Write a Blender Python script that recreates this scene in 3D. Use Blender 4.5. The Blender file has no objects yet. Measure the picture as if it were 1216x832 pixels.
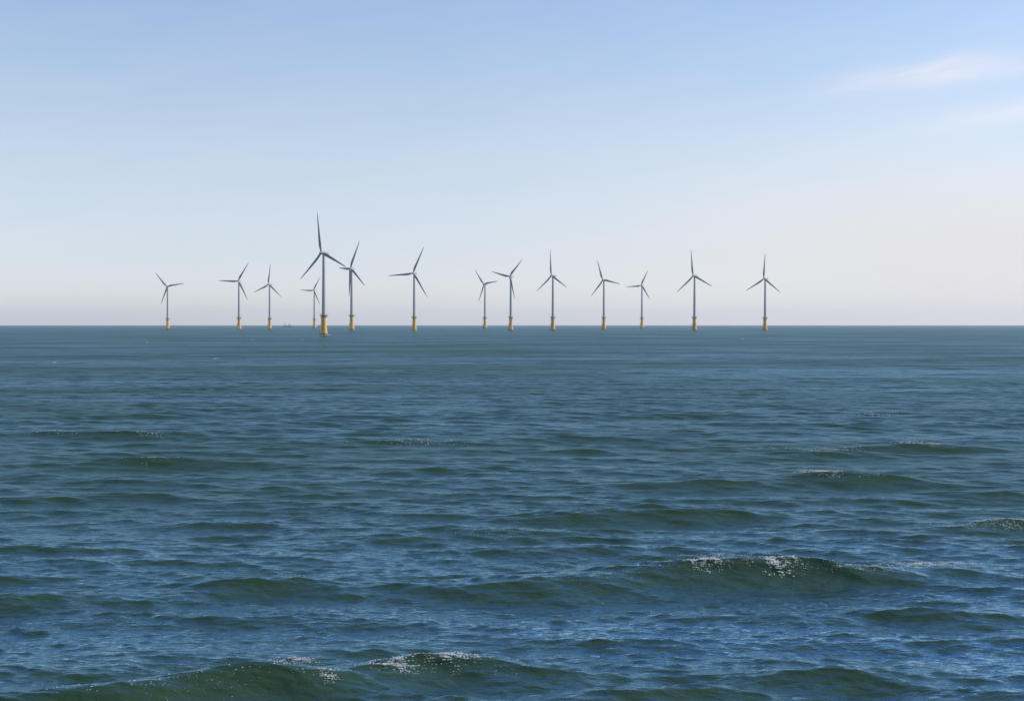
import bpy, bmesh, math, random
import numpy as np
from mathutils import Vector, Matrix
random.seed(7); RNG = np.random.default_rng(11)
R = math.radians
SC = bpy.context.scene
COL = SC.collection

# ------------------------------------------------------------------ camera
CAM_H = 9.4                      # eye height above the mean water level
FPX = 1689.0                     # focal length in pixels of a 1216 px wide frame (50 mm)
PITCH = math.atan(30.6 / FPX)    # looking slightly down
cam_d = bpy.data.cameras.new('camera'); cam = bpy.data.objects.new('camera', cam_d)
COL.objects.link(cam)
cam_d.sensor_width = 36.0; cam_d.lens = FPX / 1216 * 36.0
cam_d.clip_start = 0.5; cam_d.clip_end = 90000
cam.location = (0, 0, CAM_H); cam.rotation_euler = (math.pi / 2 - PITCH, 0, 0)
SC.camera = cam

def ray(px, py):                 # direction through a pixel of the 1216x832 photograph
    x = (px - 608) / FPX; y = (416 - py) / FPX
    return Vector((x, math.cos(PITCH) + y * math.sin(PITCH), -math.sin(PITCH) + y * math.cos(PITCH)))
def sea_point(px, py, z=0.0):
    d = ray(px, py); t = (z - CAM_H) / d.z
    return d.x * t, d.y * t

# ------------------------------------------------------------------ sky and sun
SUN_AZ, SUN_EL = R(82), R(33)    # azimuth clockwise from the view direction
w = bpy.data.worlds.new('World'); SC.world = w; w.use_nodes = True
nt = w.node_tree; nt.nodes.clear(); N = nt.nodes.new; L = nt.links.new
def math_node(tree, op, a, b=None, c=None, clamp=False):
    n = tree.nodes.new('ShaderNodeMath'); n.operation = op; n.use_clamp = clamp
    for i, v in enumerate((a, b, c)):
        if v is None: continue
        if isinstance(v, (int, float)): n.inputs[i].default_value = v
        else: tree.links.new(v, n.inputs[i])
    return n.outputs[0]
def mix_rgb(tree, mode, fac, a, b):
    n = tree.nodes.new('ShaderNodeMix'); n.data_type = 'RGBA'; n.blend_type = mode; n.clamp_factor = True
    for sock, v in ((n.inputs[0], fac), (n.inputs[6], a), (n.inputs[7], b)):
        if isinstance(v, (int, float)): sock.default_value = v
        elif isinstance(v, tuple): sock.default_value = (*v, 1)
        else: tree.links.new(v, sock)
    return n.outputs[2]
sky = N('ShaderNodeTexSky'); sky.sky_type = 'NISHITA'; sky.sun_disc = False
sky.sun_elevation = SUN_EL; sky.sun_rotation = SUN_AZ
sky.altitude = 0; sky.air_density = 1.0; sky.dust_density = 0.5; sky.ozone_density = 2.0
tc = N('ShaderNodeTexCoord'); sx = N('ShaderNodeSeparateXYZ'); L(tc.outputs['Generated'], sx.inputs[0])
X, Y, Z = sx.outputs
az = math_node(nt, 'ARCTAN2', X, Y); el = math_node(nt, 'ARCSINE', Z)
# high thin cloud: streaks drawn out along the horizon
cv = N('ShaderNodeCombineXYZ'); L(math_node(nt, 'MULTIPLY', az, 9.0), cv.inputs[0])
L(math_node(nt, 'ADD', math_node(nt, 'MULTIPLY', el, 55.0), math_node(nt, 'MULTIPLY', az, -9.0)), cv.inputs[1])
cn = N('ShaderNodeTexNoise'); cn.inputs['Scale'].default_value = 1.0; cn.inputs['Detail'].default_value = 7
cn.inputs['Roughness'].default_value = 0.55; cn.inputs['Distortion'].default_value = 0.6; L(cv.outputs[0], cn.inputs['Vector'])
def streak(a0, e0, wa, we, slope):
    da = math_node(nt, 'SUBTRACT', az, a0)
    de = math_node(nt, 'SUBTRACT', math_node(nt, 'SUBTRACT', el, e0), math_node(nt, 'MULTIPLY', da, slope))
    q = math_node(nt, 'ADD', math_node(nt, 'POWER', math_node(nt, 'ABSOLUTE', math_node(nt, 'DIVIDE', da, wa)), 2.0),
                  math_node(nt, 'POWER', math_node(nt, 'ABSOLUTE', math_node(nt, 'DIVIDE', de, we)), 2.0))
    return math_node(nt, 'POWER', 2.718, math_node(nt, 'MULTIPLY', q, -1.0))
band = math_node(nt, 'ADD', math_node(nt, 'MULTIPLY', streak(R(17.8), R(9.75), R(2.5), R(0.50), 0.07), 0.85),
       math_node(nt, 'ADD', math_node(nt, 'MULTIPLY', streak(R(14.4), R(9.35), R(2.6), R(0.46), 0.12), 0.42),
                 math_node(nt, 'MULTIPLY', streak(R(19.5), R(8.0), R(3.6), R(0.55), 0.13), 0.45)))
nmask = N('ShaderNodeMapRange'); nmask.inputs['From Min'].default_value = 0.18; nmask.inputs['From Max'].default_value = 0.74
nmask.interpolation_type = 'SMOOTHSTEP'; L(cn.outputs['Fac'], nmask.inputs['Value'])
cloud = math_node(nt, 'MULTIPLY', band, nmask.outputs[0], clamp=True)
veil = math_node(nt, 'MULTIPLY', nmask.outputs[0], 0.045)
# sky tint: less yellow at horizon, blue added above frame to colour water reflections
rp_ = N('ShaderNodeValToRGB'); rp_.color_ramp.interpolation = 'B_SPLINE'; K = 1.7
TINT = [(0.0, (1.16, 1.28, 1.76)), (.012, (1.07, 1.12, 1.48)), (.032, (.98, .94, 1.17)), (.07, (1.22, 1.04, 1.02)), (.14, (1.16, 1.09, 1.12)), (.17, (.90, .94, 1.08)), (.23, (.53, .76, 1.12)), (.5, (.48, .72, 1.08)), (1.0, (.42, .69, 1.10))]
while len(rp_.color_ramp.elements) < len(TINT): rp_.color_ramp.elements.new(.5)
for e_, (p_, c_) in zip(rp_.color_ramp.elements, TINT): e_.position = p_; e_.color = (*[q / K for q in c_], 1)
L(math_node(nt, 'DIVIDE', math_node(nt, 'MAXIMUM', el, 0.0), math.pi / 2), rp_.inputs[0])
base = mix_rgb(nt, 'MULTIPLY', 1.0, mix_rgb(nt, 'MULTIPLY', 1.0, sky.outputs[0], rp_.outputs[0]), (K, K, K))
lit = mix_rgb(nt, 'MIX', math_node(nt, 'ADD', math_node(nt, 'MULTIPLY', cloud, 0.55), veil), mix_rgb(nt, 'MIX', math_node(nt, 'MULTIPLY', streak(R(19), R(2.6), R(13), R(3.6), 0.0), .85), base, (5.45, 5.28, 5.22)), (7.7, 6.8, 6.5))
bg = N('ShaderNodeBackground'); bg.inputs['Strength'].default_value = 0.132
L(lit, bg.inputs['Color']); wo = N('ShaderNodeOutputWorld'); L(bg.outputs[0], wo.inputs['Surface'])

sd = bpy.data.lights.new('sun', 'SUN'); sd.energy = 4.0; sd.angle = R(0.53); sd.color = (1.0, 0.93, 0.82)
so = bpy.data.objects.new('sun', sd); COL.objects.link(so)
sv = Vector((math.sin(SUN_AZ) * math.cos(SUN_EL), math.cos(SUN_AZ) * math.cos(SUN_EL), math.sin(SUN_EL)))
so.rotation_euler = (-sv).to_track_quat('-Z', 'Y').to_euler(); so.location = (200, 0, 200)

SC.render.engine = 'CYCLES'
SC.view_settings.view_transform = 'Standard'; SC.view_settings.look = 'None'
SC.view_settings.exposure = 0.16; SC.view_settings.gamma = 1.0
SC.cycles.max_bounces = 6; SC.cycles.volume_bounces = 0
SC.render.resolution_x = 1024; SC.render.resolution_y = 700

# ------------------------------------------------------------------ water
G = 9.81
def fft_field(size, n, lmin, lmax, hs, wind_deg, spread, seed, choppy):
    """one tile of a directional sea (height, choppy x/y displacement, fold), wavelengths lmin..lmax"""
    r = np.random.default_rng(seed)
    k1 = 2 * np.pi * np.fft.fftfreq(n, size / n)
    kx, ky = np.meshgrid(k1, k1, indexing='ij'); k = np.hypot(kx, ky); k[0, 0] = 1e-6
    lam = 2 * np.pi / k
    band = np.clip((lam - lmin * 0.75) / (lmin * 0.35), 0, 1) * np.clip((lmax * 1.25 - lam) / (lmax * 0.35), 0, 1)
    th = np.arctan2(ky, kx) - R(wind_deg)
    d = np.where(np.cos(th) > 0, np.abs(np.cos(th)) ** spread, 0)
    amp = k ** -1.85 * np.sqrt(d) * band
    ph = r.normal(size=(n, n)) + 1j * r.normal(size=(n, n))
    H = amp * ph; H[0, 0] = 0
    h = np.fft.ifft2(H).real; sc = hs / 4 / h.std(); H = H * sc; h = h * sc
    f = lambda A: np.fft.ifft2(A).real
    dx = -f(-1j * kx / k * H) * choppy; dy = -f(-1j * ky / k * H) * choppy
    slope = np.sqrt(np.mean(f(1j * kx * H) ** 2 + f(1j * ky * H) ** 2))
    return dict(size=size, n=n, h=h, dx=dx, dy=dy, slope=slope, lmin=lmin, rot=0)
WIND = 262                        # waves run towards the camera, a little to the left
fields = [
    fft_field(337, 512, 9, 30, 0.36, WIND, 26, 3, 1.6),
    fft_field(151, 512, 3.2, 9, 0.225, WIND + 5, 14, 5, 1.7),
    fft_field(61, 512, 1.1, 3.2, 0.115, WIND - 7, 7, 8, 1.25),
    fft_field(23, 512, 0.32, 1.1, 0.058, WIND + 8, 4, 9, 1.2),
]
def sample(F, x, y):
    n = F['n']; u = (x / F['size']) * n % n; v = (y / F['size']) * n % n
    i = np.floor(u).astype(np.int64); j = np.floor(v).astype(np.int64); a = (u - i); b = (v - j)
    i %= n; j %= n; i2 = (i + 1) % n; j2 = (j + 1) % n
    out = []
    for q in ('h', 'dx', 'dy'):
        A = F[q]
        out.append(A[i, j] * (1 - a) * (1 - b) + A[i2, j] * a * (1 - b) + A[i, j2] * (1 - a) * b + A[i2, j2] * a * b)
    return out
# single steep crests the photograph shows: pixel of the crest, length of crest (m), wavelength (m), height (m), turn (deg)
CRESTS = [
    (845, 672, 3.6, 7.5, .46, -6), (690, 686, 3.4, 7.5, .34, 3), (1080, 678, 3.6, 6.5, .17, 0), (960, 682, 2.2, 6.0, .17, -8),
    (320, 692, 1.9, 5.5, .26, 0), (320, 804, 2.4, 6.5, .44, 4), (520, 786, 2.1, 6.0, .40, -3), (120, 826, 2.6, 7, .34, 4),
    (972, 566, 2.6, 8.0, .42, 0), (985, 538, 4.0, 8.5, .30, 0), (1095, 529, 4.0, 8.0, .34, 0), (840, 574, 4.5, 9, .26, 3),
    (710, 610, 3.6, 8.0, .30, 2), (855, 612, 2.6, 6.5, .22, 0), (500, 524, 6, 9, .26, 0), (165, 546, 3, 9, .32, 0), (250, 550, 7, 9, .26, -2),
    (1195, 622, 2.4, 7.0, .30, 2), (1060, 618, 2.6, 6, .18, 0), (985, 800, 2.0, 5.0, .26, -4), (1110, 722, 2.6, 5, .20, -4),
    (800, 826, 2, 5, .20, 0), (1050, 570, 3, 8, .26, 0), (180, 516, 5, 9, .28, 0), (75, 514, 5, 9, .3, 0), (820, 492, 6, 10, .3, 0),
    (165, 493, 6, 9, .26, 0), (590, 630, 4, 8, .22, 3), (370, 580, 4, 8, .22, 0), (20, 707, 2, 5, .2, 0), (690, 520, 7, 9, .22, 0),
    (1180, 586, 3.5, 7, .24, 0), (150, 590, 4, 8, .22, 0),
]
crests = []
for px, py, ln, lam, a, turn in CRESTS:
    x0, y0 = sea_point(px, py, a * 0.6); crests.append((x0, y0, ln, lam, a * 1.22, R(turn)))

def smooth(t): t = np.clip(t, 0, 1); return t * t * (3 - 2 * t)
def build_water():
    # rows: ring radii, fine where waves can be told apart, coarse towards the horizon
    rr = [2.0]
    while rr[-1] < 24: rr.append(rr[-1] + 0.8)
    while rr[-1] < 3000: rr.append(rr[-1] + min(0.10 + 0.0007 * (rr[-1] - 24) + 3.2e-6 * (rr[-1] - 24) ** 2, 0.012 * rr[-1]))
    while rr[-1] < 21000: rr.append(rr[-1] * 1.02)
    rr = np.array(rr)
    c = np.arange(-27, 27, 0.043); side = []; a = 27.0; st = 0.044
    while a < 180: side.append(a); a += st; st = min(st * 1.02, 4)
    side = np.array(side); th = np.radians(np.concatenate([-side[::-1], c, side]))
    nr, nc = len(rr), len(th); print('water grid', nr, nc)
    Rr, T = np.meshgrid(rr, th, indexing='ij')
    x = Rr * np.sin(T); y = Rr * np.cos(T)
    dr = np.gradient(rr)[:, None] * np.ones((1, nc)); dt = Rr * np.gradient(th)[None, :]
    sp = np.maximum(dr, dt)
    X = x.copy(); Y = y.copy(); Zh = np.zeros_like(x); lost = np.zeros_like(x)
    # gusts: broad patches where the small waves are stronger or weaker
    g = np.zeros_like(x)
    for kx, ky, p in ((.031, .012, 1), (-.017, .041, 2.2), (.063, .055, 4), (.011, -.083, .6), (.12, .05, 3)):
        g += np.sin(kx * x + ky * y + p)
    gust = 1.12 + 0.055 * g
    # the big crests own their patch of sea: the random swell is lower there
    damp = np.ones_like(x)
    for x0, y0, ln, lam, a, turn in crests: damp *= 1 - min(.8, a * 2.2) * np.exp(-((x - x0) / (ln * 1.2)) ** 2 * .5 - ((y - y0) / (lam * .6)) ** 2)
    for q, F in enumerate(fields):
        wgt = smooth((F['lmin'] * 1.25 / sp - 1.6) / 2.2)
        if q >= 1: wgt = wgt * gust
        wgt = wgt * (.55 + .45 / (1 + (Rr / 170) ** 2))
        if q <= 1: wgt = wgt * damp
        m = wgt > 1e-3
        ca, sa = math.cos(0.37 * q), math.sin(0.37 * q)
        hh = np.zeros_like(x); ddx = np.zeros_like(x); ddy = np.zeros_like(x)
        hh[m], ddx[m], ddy[m] = sample(F, x[m] + 31 * q, y[m] + 17 * q)
        Zh += hh * wgt; X += ddx * wgt; Y += ddy * wgt
        lost += (1 - np.clip(wgt, 0, 1) ** 2) * F['slope'] ** 2
        print('field', q, 'slope', F['slope'])
    hero = np.zeros_like(x)
    for x0, y0, ln, lam, a, turn in crests:
        u0 = (x - x0); v0 = (y - y0)
        u = u0 * math.cos(turn) + v0 * math.sin(turn); v = -u0 * math.sin(turn) + v0 * math.cos(turn)
        v = v + 0.045 * u * u / ln + 0.25 * np.sin(u * 0.9 / ln * 2 + x0)   # a slightly bowed crest line
        e = np.exp(-(u / ln) ** 2 * 0.5) * np.exp(-(v / (lam * 0.42)) ** 2)
        k = 2 * np.pi / lam
        Zh += a * e * np.cos(k * v) ; Y += -a * 1.0 * e * np.sin(k * v); hero = np.maximum(hero, a * e * (np.cos(k * v) > 0.5))
    V = np.stack([X, Y, Zh], -1).reshape(-1, 3).astype(np.float32)
    me = bpy.data.meshes.new('water'); nv = nr * nc
    # closed ring: the last column joins the first
    ii, jj = np.meshgrid(np.arange(nr - 1), np.arange(nc), indexing='ij')
    j2 = (jj + 1) % nc
    quads = np.stack([ii * nc + jj, ii * nc + j2, (ii + 1) * nc + j2, (ii + 1) * nc + jj], -1).reshape(-1, 4)
    quads = quads.astype(np.int32); nf = len(quads)
    me.vertices.add(nv); me.vertices.foreach_set('co', V.ravel())
    me.loops.add(nf * 4); me.loops.foreach_set('vertex_index', quads.ravel())
    me.polygons.add(nf); me.polygons.foreach_set('loop_start', np.arange(0, nf * 4, 4, dtype=np.int32))
    me.update(calc_edges=True); me.polygons.foreach_set('use_smooth', np.ones(nf, bool)); 
    at = me.attributes.new('calm', 'FLOAT', 'POINT'); at.data.foreach_set('value', np.sqrt(lost).ravel().astype(np.float32))
    ob = bpy.data.objects.new('water', me); COL.objects.link(ob); ob['kind'] = 'structure'
    return ob, V.reshape(nr, nc, 3), sp
water, WV, WSP = build_water()

def new_mat(name):
    m = bpy.data.materials.new(name); m.use_nodes = True
    return m, m.node_tree, m.node_tree.nodes['Principled BSDF']
m, t, bs = new_mat('sea_water'); water.data.materials.append(m)
tcn = t.nodes.new('ShaderNodeTexCoord')
def noise(tree, vec, scale, detail, rough=0.5, dist=0.0, stretch=(1, 1, 1), rot=0):
    mp = tree.nodes.new('ShaderNodeMapping'); mp.inputs['Scale'].default_value = stretch; mp.inputs['Rotation'].default_value = (0, 0, rot)
    tree.links.new(vec, mp.inputs[0])
    n = tree.nodes.new('ShaderNodeTexNoise'); n.inputs['Scale'].default_value = scale; n.inputs['Detail'].default_value = detail
    n.inputs['Roughness'].default_value = rough; n.inputs['Distortion'].default_value = dist
    tree.links.new(mp.outputs[0], n.inputs['Vector']); return n.outputs['Fac']
ob_c = tcn.outputs['Object']
att = t.nodes.new('ShaderNodeAttribute'); att.attribute_name = 'calm'
n1 = noise(t, ob_c, 1.9, 4, 0.6, 0.4, (0.45, 1, 1), R(-12))
n2 = noise(t, ob_c, 5.5, 3, 0.55, 0.2, (0.6, 1, 1), R(14))
hsum = math_node(t, 'ADD', math_node(t, 'MULTIPLY', n1, 0.10), math_node(t, 'MULTIPLY', n2, 0.04))
bp = t.nodes.new('ShaderNodeBump'); bp.inputs['Strength'].default_value = 1.0; bp.inputs['Distance'].default_value = 1.0
hsum = math_node(t, 'MULTIPLY', hsum, math_node(t, 'SUBTRACT', 1.0, math_node(t, 'MULTIPLY', att.outputs['Fac'], 2.4, clamp=True)))
n0 = noise(t, ob_c, 0.42, 3, 0.6, 0.3, (0.4, 1, 1), R(-8))
hsum = math_node(t, 'ADD', hsum, math_node(t, 'MULTIPLY', math_node(t, 'MULTIPLY', n0, att.outputs['Fac']), 2.2))
t.links.new(hsum, bp.inputs['Height'])
silt = noise(t, ob_c, 0.012, 3, 0.5)
t.nodes.remove(bs)
body = t.nodes.new('ShaderNodeBsdfDiffuse'); gloss = t.nodes.new('ShaderNodeBsdfGlossy'); gloss.distribution = 'GGX'
t.links.new(mix_rgb(t, 'MIX', silt, (0.025, 0.055, 0.025), (0.038, 0.064, 0.016)), body.inputs['Color'])
gloss.inputs['Color'].default_value = (0.49, 0.77, 0.98, 1)
# wind streaks and slicks: broad uneven patches of rougher and smoother water
streaks = noise(t, ob_c, 0.02, 5, 0.62, 0.6, (0.35, 1, 1), R(6))
rg = t.nodes.new('ShaderNodeMapRange'); rg.inputs['From Min'].default_value = 0.0; rg.inputs['From Max'].default_value = 0.25
rg.inputs['To Min'].default_value = 0.05; rg.inputs['To Max'].default_value = 0.31
t.links.new(att.outputs['Fac'], rg.inputs['Value'])
rough = math_node(t, 'MULTIPLY', rg.outputs[0], math_node(t, 'ADD', math_node(t, 'MULTIPLY', streaks, 0.8), 0.6), clamp=True)
t.links.new(rough, gloss.inputs['Roughness'])
fr = t.nodes.new('ShaderNodeFresnel'); fr.inputs['IOR'].default_value = 1.43
for n_ in (body, gloss, fr): t.links.new(bp.outputs[0], n_.inputs['Normal'])
# a ruffled sea mirrors less of the sky at a low angle than a flat one
fall = math_node(t, 'SUBTRACT', 1.0, math_node(t, 'MULTIPLY', rough, 3.35, clamp=True))
mixs = t.nodes.new('ShaderNodeMixShader'); t.links.new(math_node(t, 'MULTIPLY', fr.outputs[0], math_node(t, 'MULTIPLY', fall, 1.95), clamp=True), mixs.inputs[0])
t.links.new(body.outputs[0], mixs.inputs[1]); t.links.new(gloss.outputs[0], mixs.inputs[2])
t.links.new(mixs.outputs[0], t.nodes['Material Output'].inputs['Surface'])

# ------------------------------------------------------------------ materials of the turbines
def painted(name, col, rough, wear=0.12, scale=0.6, metal=0.0, streak=True):
    m, t, b = new_mat(name); tc_ = t.nodes.new('ShaderNodeTexCoord')
    n = noise(t, tc_.outputs['Object'], scale, 4, 0.6, 0.2, (1, 1, 0.15) if streak else (1, 1, 1))
    dark = tuple(c * (1 - wear * 2) for c in col)
    t.links.new(mix_rgb(t, 'MIX', n, col, dark), b.inputs['Base Color'])
    b.inputs['Roughness'].default_value = rough; b.inputs['Metallic'].default_value = metal
    return m
M_TOWER = painted('tower_paint', (0.46, 0.45, 0.44), 0.45)
M_BLADE = painted('blade_paint', (0.24, 0.25, 0.27), 0.5, 0.06)
M_YELLOW = painted('yellow_paint', (0.68, 0.42, 0.08), 0.55, 0.15, 0.5)
M_STEEL = painted('galvanised_steel', (0.16, 0.17, 0.18), 0.6, 0.1, 2.0)
M_DOOR = painted('grey_door_paint', (0.22, 0.25, 0.28), 0.5)
M_ALGAE = painted('tidal_growth', (0.06, 0.07, 0.03), 0.8, 0.2, 2.0)
# yellow below turns olive in the splash zone where growth has settled
def yellow_with_growth():
    t = M_YELLOW.node_tree; b = t.nodes['Principled BSDF']
    src = b.inputs['Base Color'].links[0].from_socket
    tc_ = t.nodes.new('ShaderNodeTexCoord'); s = t.nodes.new('ShaderNodeSeparateXYZ'); t.links.new(tc_.outputs['Object'], s.inputs[0])
    e = noise(t, tc_.outputs['Object'], 0.9, 4)
    f = math_node(t, 'ADD', s.outputs[2], math_node(t, 'MULTIPLY', e, -2.4))
    mr = t.nodes.new('ShaderNodeMapRange'); mr.inputs['From Min'].default_value = 0.6; mr.inputs['From Max'].default_value = 0.0
    t.links.new(f, mr.inputs['Value'])
    t.links.new(mix_rgb(t, 'MIX', mr.outputs[0], src, (0.09, 0.08, 0.03)), b.inputs['Base Color'])
yellow_with_growth()

# ------------------------------------------------------------------ mesh helpers
def link(name, bm, mat, parent=None, smooth_=True):
    me = bpy.data.meshes.new(name); bmesh.ops.recalc_face_normals(bm, faces=bm.faces); bm.to_mesh(me); bm.free()
    if mat: me.materials.append(mat)
    if smooth_:
        me.polygons.foreach_set('use_smooth', [True] * len(me.polygons))
        me.set_sharp_from_angle(angle=R(35))
    o = bpy.data.objects.new(name, me); COL.objects.link(o); o.parent = parent
    return o
def lathe(bm, prof, seg=32, axis='Z', off=(0, 0, 0)):
    rings = []
    for r_, z in prof:
        ring = []
        for i in range(seg):
            a = 2 * math.pi * i / seg; p = (r_ * math.cos(a), r_ * math.sin(a), z)
            if axis == 'Y': p = (p[0], p[2], p[1])
            ring.append(bm.verts.new((p[0] + off[0], p[1] + off[1], p[2] + off[2])))
        rings.append(ring)
    for a, b in zip(rings, rings[1:]):
        for i in range(seg): bm.faces.new((a[i], a[(i + 1) % seg], b[(i + 1) % seg], b[i]))
    bm.faces.new(rings[0]); bm.faces.new(rings[-1][::-1])
def tube(bm, a, b, r_, seg=8):
    a = Vector(a); b = Vector(b); q = (b - a).to_track_quat('Z', 'Y'); L_ = (b - a).length
    rings = [[bm.verts.new(a + q @ Vector((r_ * math.cos(2 * math.pi * i / seg), r_ * math.sin(2 * math.pi * i / seg), z))) for i in range(seg)] for z in (0, L_)]
    for i in range(seg): bm.faces.new((rings[0][i], rings[0][(i + 1) % seg], rings[1][(i + 1) % seg], rings[1][i]))
    bm.faces.new(rings[0]); bm.faces.new(rings[1][::-1])
def box(bm, cx, cy, cz, sx_, sy_, sz_, bev=0.0):
    r_ = bmesh.ops.create_cube(bm, size=1, matrix=Matrix.Translation((cx, cy, cz)) @ Matrix.Diagonal((sx_, sy_, sz_, 1)))
    if bev: bmesh.ops.bevel(bm, geom=[e for e in bm.edges if all(v in r_['verts'] for v in e.verts)], offset=bev, segments=3, affect='EDGES', profile=0.5)

# ------------------------------------------------------------------ wind turbine (hub 80 m above the water)
HUB = 80.0; PLAT = 19.0; BLADE = 40.0
def make_turbine():
    root = bpy.data.objects.new('wind_turbine', None); COL.objects.link(root)
    bm = bmesh.new()
    lathe(bm, [(3.6, -2), (3.6, 0.5), (3.4, 3.0), (2.85, 7), (2.5, 10.5), (2.4, PLAT - 1.2), (2.7, PLAT - 0.9), (2.7, PLAT)], 40)
    tp = link('foundation', bm, M_YELLOW, root)
    bm = bmesh.new(); lathe(bm, [(2.4, PLAT), (4.2, PLAT + .02), (4.2, PLAT + .38), (2.4, PLAT + .40)], 32)
    for i in range(8):                                             # brackets under the deck
        a = i * math.pi / 4 + .2; tube(bm, (2.42 * math.cos(a), 2.42 * math.sin(a), PLAT - 2.6), (4.0 * math.cos(a), 4.0 * math.sin(a), PLAT + .1), .12, 6)
    link('platform', bm, M_STEEL, tp)
    bm = bmesh.new(); n = 24
    for i in range(n):
        a = 2 * math.pi * i / n; b = 2 * math.pi * (i + 1) / n; ra = 4.08
        tube(bm, (ra * math.cos(a), ra * math.sin(a), PLAT + .38), (ra * math.cos(a), ra * math.sin(a), PLAT + 1.55), .05, 5)
        for z in (.95, 1.52): tube(bm, (ra * math.cos(a), ra * math.sin(a), PLAT + z), (ra * math.cos(b), ra * math.sin(b), PLAT + z), .05, 5)
    link('railing', bm, M_YELLOW, tp)
    bm = bmesh.new()                                               # boat landing: two fender tubes and a ladder
    for s in (-1, 1):
        tube(bm, (s * 1.0, -4.7, -1.6), (s * 1.0, -4.7, 9.5), .22, 8)
        tube(bm, (s * 1.0, -4.7, 9.5), (s * 0.8, -3.1, 10.6), .22, 8); tube(bm, (s * 1.0, -4.7, 3), (s * 0.9, -3.6, 3), .16, 8)
        tube(bm, (s * 0.35, -3.9, 0), (s * 0.35, -3.55, PLAT), .07, 6)
    for i in range(34): tube(bm, (-.35, -3.9 + i * .01, .5 + i * .59), (.35, -3.9 + i * .01, .5 + i * .59), .04, 5)
    link('boat_landing', bm, M_YELLOW, tp)
    bm = bmesh.new(); z0, z1 = PLAT + .4, HUB - 1.6
    prof = [(2.05, z0)]
    for k in range(1, 4):
        z = z0 + (z1 - z0) * k / 4; r_ = 2.05 + (1.3 - 2.05) * k / 4
        prof += [(r_, z - .12), (r_ + .05, z - .12), (r_ + .05, z + .12), (r_, z + .12)]
    lathe(bm, prof + [(1.3, z1)], 36); tw = link('tower', bm, M_TOWER, root)
    bm = bmesh.new(); box(bm, 0, -2.04, z0 + 1.75, 1.0, .16, 2.3, .04); link('door', bm, M_DOOR, tw)
    # nacelle: axis along -Y (rotor) to +Y
    bm = bmesh.new()
    secs = [(-1.7, 1.2, 1.2, 0), (-1.2, 1.45, 1.5, 0), (0, 1.6, 1.65, .05), (3, 1.55, 1.6, .1), (5.6, 1.3, 1.35, .2), (6.3, .95, 1.0, .25)]
    rings = []
    for y_, hw, hh_, dz in secs:
        ring = []
        for i in range(28):
            a = 2 * math.pi * i / 28; ca, sa = math.cos(a), math.sin(a); p = 0.45
            ring.append(bm.verts.new((hw * abs(ca) ** p * (1 if ca > 0 else -1), y_, HUB + dz + hh_ * abs(sa) ** p * (1 if sa > 0 else -1))))
        rings.append(ring)
    for a, b in zip(rings, rings[1:]):
        for i in range(28): bm.faces.new((a[i], a[(i + 1) % 28], b[(i + 1) % 28], b[i]))
    bm.faces.new(rings[0]); bm.faces.new(rings[-1][::-1])
    na = link('nacelle', bm, M_TOWER, root)
    bm = bmesh.new(); tube(bm, (0.7, 5, HUB + 1.4), (0.7, 5, HUB + 3.0), .07, 6); box(bm, .7, 5, HUB + 2.9, .9, .12, .12); link('wind_sensor', bm, M_STEEL, na)
    bm = bmesh.new()
    lathe(bm, [(.15, -5.3), (.7, -5.1), (1.1, -4.6), (1.35, -3.9), (1.4, -3.0), (1.35, -2.2), (1.2, -1.72)], 28, 'Y', (0, 0, HUB)); link('hub', bm, M_TOWER, root)
    # blade along +Z from the hub centre, chord across X, aerofoil section with twist
    bm = bmesh.new(); rings = []
    st = [(0.0, 0), (.02, 0), (.05, .25), (.10, .72), (.17, 1), (.25, 1), (.4, 1), (.55, 1), (.7, 1), (.82, 1), (.92, 1), (.975, 1), (1, 1)]
    ch = [1.9, 1.9, 2.1, 2.7, 3.25, 3.05, 2.55, 2.05, 1.6, 1.2, .85, .55, .12]
    for (s, f), c in zip(st, ch):
        tw_ = R(14) * (1 - s) ** 2 * f; thick = (1 - f) * 1.0 + f * (.30 - .16 * s); ring = []
        for i in range(20):
            a = 2 * math.pi * i / 20; ux = .5 * math.cos(a); uy = .5 * math.sin(a) * thick
            if f > 0: uy *= 1 + f * (.55 * math.cos(a)); ux -= f * .22
            ux *= c; uy *= c
            ring.append(bm.verts.new((ux * math.cos(tw_) - uy * math.sin(tw_), ux * math.sin(tw_) + uy * math.cos(tw_) - 0.3 * s * s, 1.1 + s * (BLADE - 1.1))))
        rings.append(ring)
    for a, b in zip(rings, rings[1:]):
        for i in range(20): bm.faces.new((a[i], a[(i + 1) % 20], b[(i + 1) % 20], b[i]))
    bm.faces.new(rings[0]); bm.faces.new(rings[-1][::-1])
    b0 = link('blade', bm, M_BLADE, root)
    return root, b0

proto, blade0 = make_turbine()
def copy_tree(o, parent=None):
    c = o.copy(); COL.objects.link(c); c.parent = parent
    for ch in list(o.children): copy_tree(ch, c)
    return c
def set_rotor(root, blades):                                       # (angle clockwise from up, length scale, offset along the axis)
    src = [c for c in root.children if c.name.startswith('blade')]
    while len(src) < len(blades):
        n = src[0].copy(); COL.objects.link(n); n.parent = root; src.append(n)
    for b, (a, s, off) in zip(src, blades):
        b.location = (0, -3.2 + off, HUB); b.rotation_euler = (0, R(a), 0); b.scale = (1, 1, s)
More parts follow.
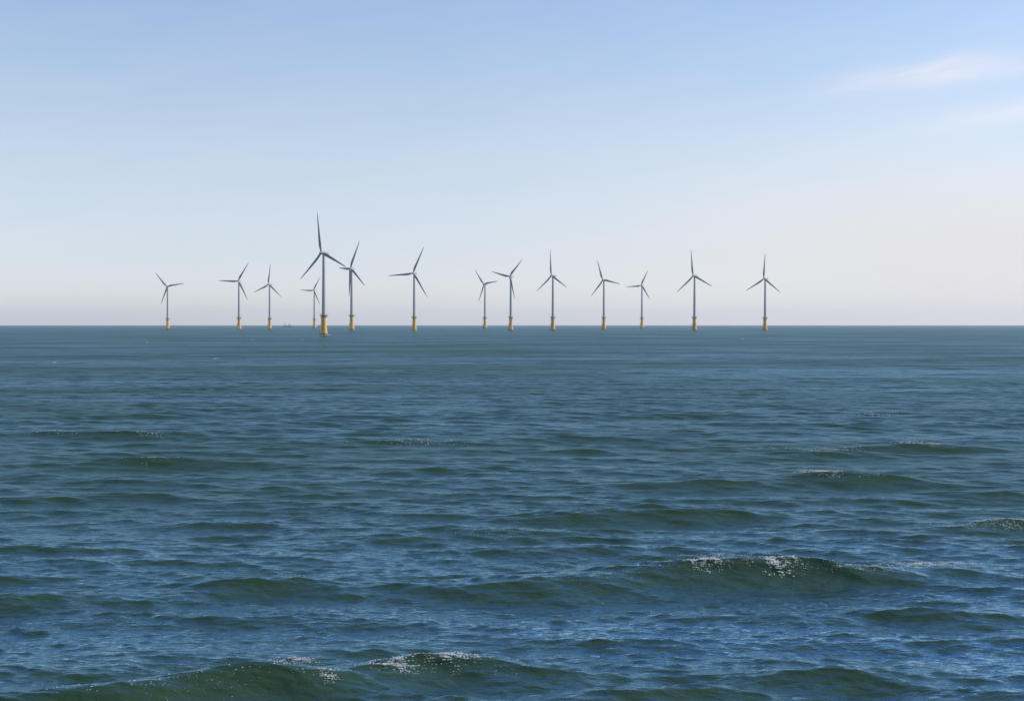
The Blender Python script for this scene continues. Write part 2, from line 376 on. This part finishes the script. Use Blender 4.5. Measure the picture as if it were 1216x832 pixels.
# hub px, hub py, base py, yaw, phase, rotor radius px, label
T = [
 (383.2, 300.3, 397.6, 50, 112, 49.5, 'largest and nearest wind turbine, wide flared yellow foundation below the horizon line'),
 (198.9, 340.3, 390.4, 20, 80, 22.0, 'leftmost white wind turbine of the row, one blade pointing right and one down'),
 (283.6, 333.7, 390.8, 24, 32, 25.5, 'wind turbine with a level left blade, second from the left end of the row'),
 (319.8, 337.7, 390.5, 40, 8, 24.5, 'small wind turbine with upright blade just right of the faint work vessel\'s left neighbour'),
 (373.0, 344.7, 389.5, 34, 32, 19.0, 'smallest farthest wind turbine, partly crossing behind the largest turbine tower'),
 (417.2, 318.9, 391.7, 30, 0, 34.0, 'wind turbine right beside the largest one, with an extra downward blade'),
 (491.4, 324.4, 392.6, 30, 26, 34.5, 'lone wind turbine with a level left blade standing in the gap left of centre'),
 (575.5, 337.4, 389.6, 40, 82, 22.5, 'small wind turbine of the close pair near the centre, one blade pointing upper left'),
 (606.0, 328.3, 391.9, 36, 44, 27.5, 'taller wind turbine of the close pair near the centre, one blade pointing upper right'),
 (655.8, 327.5, 391.8, 50, 117, 32.0, 'wind turbine right of centre whose top blade stands exactly upright'),
 (716.6, 332.5, 391.0, 34, 102, 25.5, 'wind turbine with top blade leaning left and one blade nearly level to the right'),
 (762.0, 338.9, 389.6, 24, 26, 20.0, 'short distant wind turbine, third from the right end, level left blade'),
 (824.0, 327.5, 392.0, 42, 114, 32.5, 'tall wind turbine second from the right end, top blade leaning slightly left'),
 (907.8, 331.0, 392.0, 40, 4, 30.5, 'rightmost wind turbine of the row, top blade leaning slightly right'),
]
T[3] = T[3][:6] + ('third wind turbine from the left, nearly upright top blade, small faint vessel to its right',)
for i, (hx, hy, by, yaw, ph, rp, lab) in enumerate(T):
    r_ = proto if i == 0 else copy_tree(proto)
    X0, Y0 = sea_point(hx, by); X0, Y0 = sea_point(hx + .45 * 3.3 * math.sin(R(yaw)) * FPX / Y0, by)   # the rotor overhangs the tower
    d = ray(hx, hy); zh = CAM_H + d.z / d.y * Y0
    s = zh / HUB
    r_.location = (X0, Y0, 0); r_.scale = (s, s, s)
    view_az = math.atan2(X0, Y0)
    # rotor faces the viewer's left: turn the turbine (rotor on -Y) by -yaw
    r_.rotation_euler = (0, 0, -(R(yaw) + view_az))
    k = (rp / FPX * Y0) / (BLADE * s)
    if i == 5: bl = [(21.6, k * 1.03, 0), (136.6, k * .84, 0), (274, k * .44, -.8), (182, k * .98, -1.4)]
    else: bl = [(ph + 120 * q, k, 0) for q in range(3)]
    set_rotor(r_, bl)
    r_['label'] = lab; r_['category'] = 'wind turbine'; r_['group'] = 'wind turbines standing in the sea'

# ------------------------------------------------------------------ faint work vessel on the horizon
def vessel():
    root = bpy.data.objects.new('work_vessel', None); COL.objects.link(root)
    root['label'] = 'tiny faint grey work vessel with a crane on the horizon between turbines'; root['category'] = 'ship'
    mh = painted('hull_paint', (0.10, 0.13, 0.18), 0.5); mw = painted('superstructure_paint', (0.45, 0.47, 0.5), 0.5)
    bm = bmesh.new(); 
    stations = [(-18, 4.8, 0), (-10, 5.4, 0), (10, 5.4, 0), (17, 3.4, .6), (23, .3, 1.4)]
    rings = []
    for xx, hw, rise in stations:
        rings.append([bm.verts.new((xx, -hw, 3.6 + rise)), bm.verts.new((xx - rise, -hw * .7, -1.5)), bm.verts.new((xx - rise, hw * .7, -1.5)), bm.verts.new((xx, hw, 3.6 + rise))])
    for a, b in zip(rings, rings[1:]):
        for q in range(4): bm.faces.new((a[q], a[(q + 1) % 4], b[(q + 1) % 4], b[q]))
    bm.faces.new(rings[0]); bm.faces.new(rings[-1][::-1]); link('hull', bm, mh, root, False)
    bm = bmesh.new(); box(bm, 11, 0, 6.4, 7, 8, 4.6, .3); box(bm, 12, 0, 10.1, 4.5, 6.5, 2.6, .3); link('wheelhouse', bm, mw, root)
    bm = bmesh.new(); tube(bm, (10, 0, 11), (10, 0, 17), .35); link('mast', bm, mh, root)
    bm = bmesh.new(); tube(bm, (-6, 0, 3.6), (-6, 0, 9), 1.1, 10); tube(bm, (-6, 0, 8.6), (-14, 0, 17.5), .5); tube(bm, (-6, 0, 9), (-6, 0, 12), .4); tube(bm, (-6, 0, 12), (-14, 0, 17.5), .15)
    link('crane', bm, mh, root)
    X0, Y0 = sea_point(340.5, 388.1); root.location = (X0, Y0, 0); root.rotation_euler = (0, 0, R(12))
vessel()

# ------------------------------------------------------------------ foam: small flecks of white water riding on the crests
def foam():
    P = WV.reshape(-1, 3)
    D = np.hypot(P[:, 0], P[:, 1])
    bm = bmesh.new(); out = []
    cp, sp_ = math.cos(PITCH), math.sin(PITCH); dep = P[:, 1] * cp - (P[:, 2] - CAM_H) * sp_
    ok = dep > 5; dd = np.where(ok, dep, 1)
    U = np.where(ok, 608 + FPX * P[:, 0] / dd, -1e6); Vp = 416 - FPX * (P[:, 1] * sp_ + (P[:, 2] - CAM_H) * cp) / dd
    def surface_at(px, py):                                        # the spot of the sea seen there
        c = np.nonzero((np.abs(U - px) < 1.5) & (np.abs(Vp - py) < 1.5))[0]
        if len(c) == 0: return sea_point(px, py, 0)
        q = c[np.argmin(D[c])]; return float(P[q, 0]), float(P[q, 1])
    def scatter(px, py, sxm, sym, n, size, zbias=0.5, turn=0.0):
        x0, y0 = surface_at(px, py); sxm *= .75; sym *= .8
        dx = P[:, 0] - x0; dy = P[:, 1] - y0
        dy2 = dy - dx * math.tan(turn)
        m = (np.abs(dx) < 4 * sxm) & (np.abs(dy2) < 4 * sym)
        idx = np.nonzero(m)[0]
        if len(idx) == 0: return
        wt = np.exp(-(dx[idx] / sxm) ** 2 * .5 - (dy2[idx] / sym) ** 2 * .5) * np.exp(zbias * P[idx, 2])
        # torn froth: thin wandering threads and gaps rather than an even spread
        gx, gy = P[idx, 0] + .12 * np.sin(P[idx, 1] * 9), P[idx, 1] + .12 * np.sin(P[idx, 0] * 8.3)
        rid = (1 - np.abs(np.sin(gx * 3.1 + gy * 4.7 + 1.2 * np.sin(gy * 2.3)))) ** 3 + (1 - np.abs(np.sin(gx * -5.3 + gy * 2.9 + 1.4 * np.sin(gx * 1.9 + 2)))) ** 3
        wt *= rid + .04; wt /= wt.sum()
        for q in RNG.choice(idx, int(n * 4.2), p=wt):
            jx, jy = RNG.normal(size=2) * .035
            out.append((P[q] + np.array([jx, jy, .01]), size * .36 * min(2.2, float(np.exp(RNG.normal() * .5)))))
    # px, py, half width along crest (m), half depth (m), count, fleck size (m)
    for a in [(838, 663, .42, .35, 170, .030), (845, 659, 1.0, .30, 90, .018), (925, 668, .42, .35, 190, .032), (935, 664, 1.3, .3, 110, .018),
              (880, 660, 2.2, .5, 70, .014), (1070, 670, 2.2, .45, 240, .019), (1090, 668, 1.2, .25, 110, .022), (1030, 673, .9, .3, 60, .016), (1120, 668, .9, .18, 90, .018), (1010, 671, 1.2, .15, 60, .016),
              (348, 783, .35, .2, 110, .018), (388, 798, .18, .35, 60, .018), (472, 788, .45, .28, 170, .022), (540, 776, .38, .28, 150, .020), (500, 785, 2.2, .6, 110, .012),
              (240, 818, 1.4, .5, 30, .012), (972, 558, .8, .6, 110, .034), (990, 561, .4, .5, 40, .034), (985, 532, 1.6, .6, 90, .03), (905, 531, 1.2, .5, 25, .03),
              (1080, 524, .9, .6, 45, .04), (1110, 525, .7, .6, 45, .04), (1200, 618, 1.1, .5, 130, .025), (1160, 622, 1.2, .4, 50, .018), (500, 523, 2.2, 1, 40, .035), (700, 680, 1.5, .5, 60, .014),
              (670, 672, .9, .3, 40, .014), (175, 543, .6, .8, 12, .03), (65, 510, 1.2, .8, 14, .05), (175, 514, .9, .8, 12, .05), (1040, 492, 2, 1.5, 30, .05), (710, 602, 1.2, .6, 18, .02), (335, 681, .8, .3, 16, .014), (590, 630, 2, .6, 25, .018),
              (66, 429, .25, .8, 10, .16), (173, 405, .3, 1, 4, .16), (255, 424, .5, 2, 7, .14), (82, 402, .3, 2, 3, .2), (298, 402, .3, 2, 3, .2), (358, 402, .3, 2, 3, .22), (882, 401, .4, 2, 3, .25), (915, 400, .3, 2, 3, .2)]:
        scatter(*a)
    for r_ in [o for o in COL.objects if o.name.startswith('wind_turbine')]:     # wash where the sea breaks round the piles
        k = r_.scale[0]
        for _ in range(260):
            a = RNG.uniform(0, 6.283); q = (3.9 + abs(RNG.normal()) * .9) * k
            out.append((np.array([r_.location.x + q * math.cos(a), r_.location.y + q * math.sin(a), .03]), .13 * min(2, float(np.exp(RNG.normal() * .4)))))
    # sparse sparkle of spray on the highest points of the nearer sea
    sel = np.nonzero((D > 30) & (D < 130) & (P[:, 2] > .40) & (np.abs(P[:, 0]) < .5 * P[:, 1]))[0]
    if len(sel):
        for q in RNG.choice(sel, min(220, len(sel))): out.append((P[q], .011 * float(np.exp(RNG.normal() * .4)) * max(1, D[q] / 60)))
    base = np.array([[1, 0, 0], [-1, 0, 0], [0, 1, 0], [0, -1, 0], [0, 0, 1], [0, 0, -1]], float)
    tri = [(0, 2, 4), (2, 1, 4), (1, 3, 4), (3, 0, 4), (2, 0, 5), (1, 2, 5), (3, 1, 5), (0, 3, 5)]
    vs, fs = [], []
    for c, s in out:
        a = RNG.normal() * .5; q = base * (s * RNG.uniform(.6, 1.5, (6, 1))) * np.array([1.9, 1.1, .7])
        q = np.stack([q[:, 0] * math.cos(a) - q[:, 1] * math.sin(a), q[:, 0] * math.sin(a) + q[:, 1] * math.cos(a), q[:, 2]], -1) + c + [0, 0, s * .3]
        o_ = len(vs); vs += q.tolist(); fs += [tuple(o_ + k for k in f) for f in tri]
    bm.free(); me = bpy.data.meshes.new('foam'); me.from_pydata(vs, [], fs); me.update()
    m_, t_, b_ = new_mat('foam'); b_.inputs['Roughness'].default_value = .6
    tc_ = t_.nodes.new('ShaderNodeTexCoord'); t_.links.new(mix_rgb(t_, 'MIX', noise(t_, tc_.outputs['Object'], 8, 2), (.9, .9, .86), (.74, .76, .72)), b_.inputs['Base Color'])
    tr_ = t_.nodes.new('ShaderNodeBsdfTranslucent'); tr_.inputs['Color'].default_value = (.92, .92, .88, 1)
    mx_ = t_.nodes.new('ShaderNodeMixShader'); mx_.inputs[0].default_value = .45
    t_.links.new(b_.outputs[0], mx_.inputs[1]); t_.links.new(tr_.outputs[0], mx_.inputs[2])
    t_.links.new(mx_.outputs[0], t_.nodes['Material Output'].inputs['Surface'])
    me.materials.append(m_); o = bpy.data.objects.new('foam', me); COL.objects.link(o)
    o['kind'] = 'stuff'; o['label'] = 'white foam and spray flecks on the wave crests'; o['category'] = 'foam'
    print('foam flecks', len(out))
foam()

# ------------------------------------------------------------------ haze
bm = bmesh.new(); bmesh.ops.create_cube(bm, size=1, matrix=Matrix.Translation((0, 0, 105)) @ Matrix.Diagonal((43500, 43500, 220, 1)))
hz = link('haze', bm, None, None, False); hz['kind'] = 'stuff'; hz['label'] = 'thin pale sea haze over the whole water'; hz['category'] = 'haze'
mh = bpy.data.materials.new('haze'); mh.use_nodes = True; th_ = mh.node_tree; th_.nodes.clear()
pv = th_.nodes.new('ShaderNodeVolumePrincipled'); pv.inputs['Color'].default_value = (0.93, 0.95, 1, 1); pv.inputs['Density'].default_value = 3.8e-5
pv.inputs['Anisotropy'].default_value = 0.2
om = th_.nodes.new('ShaderNodeOutputMaterial'); th_.links.new(pv.outputs[0], om.inputs['Volume']); hz.data.materials.append(mh)
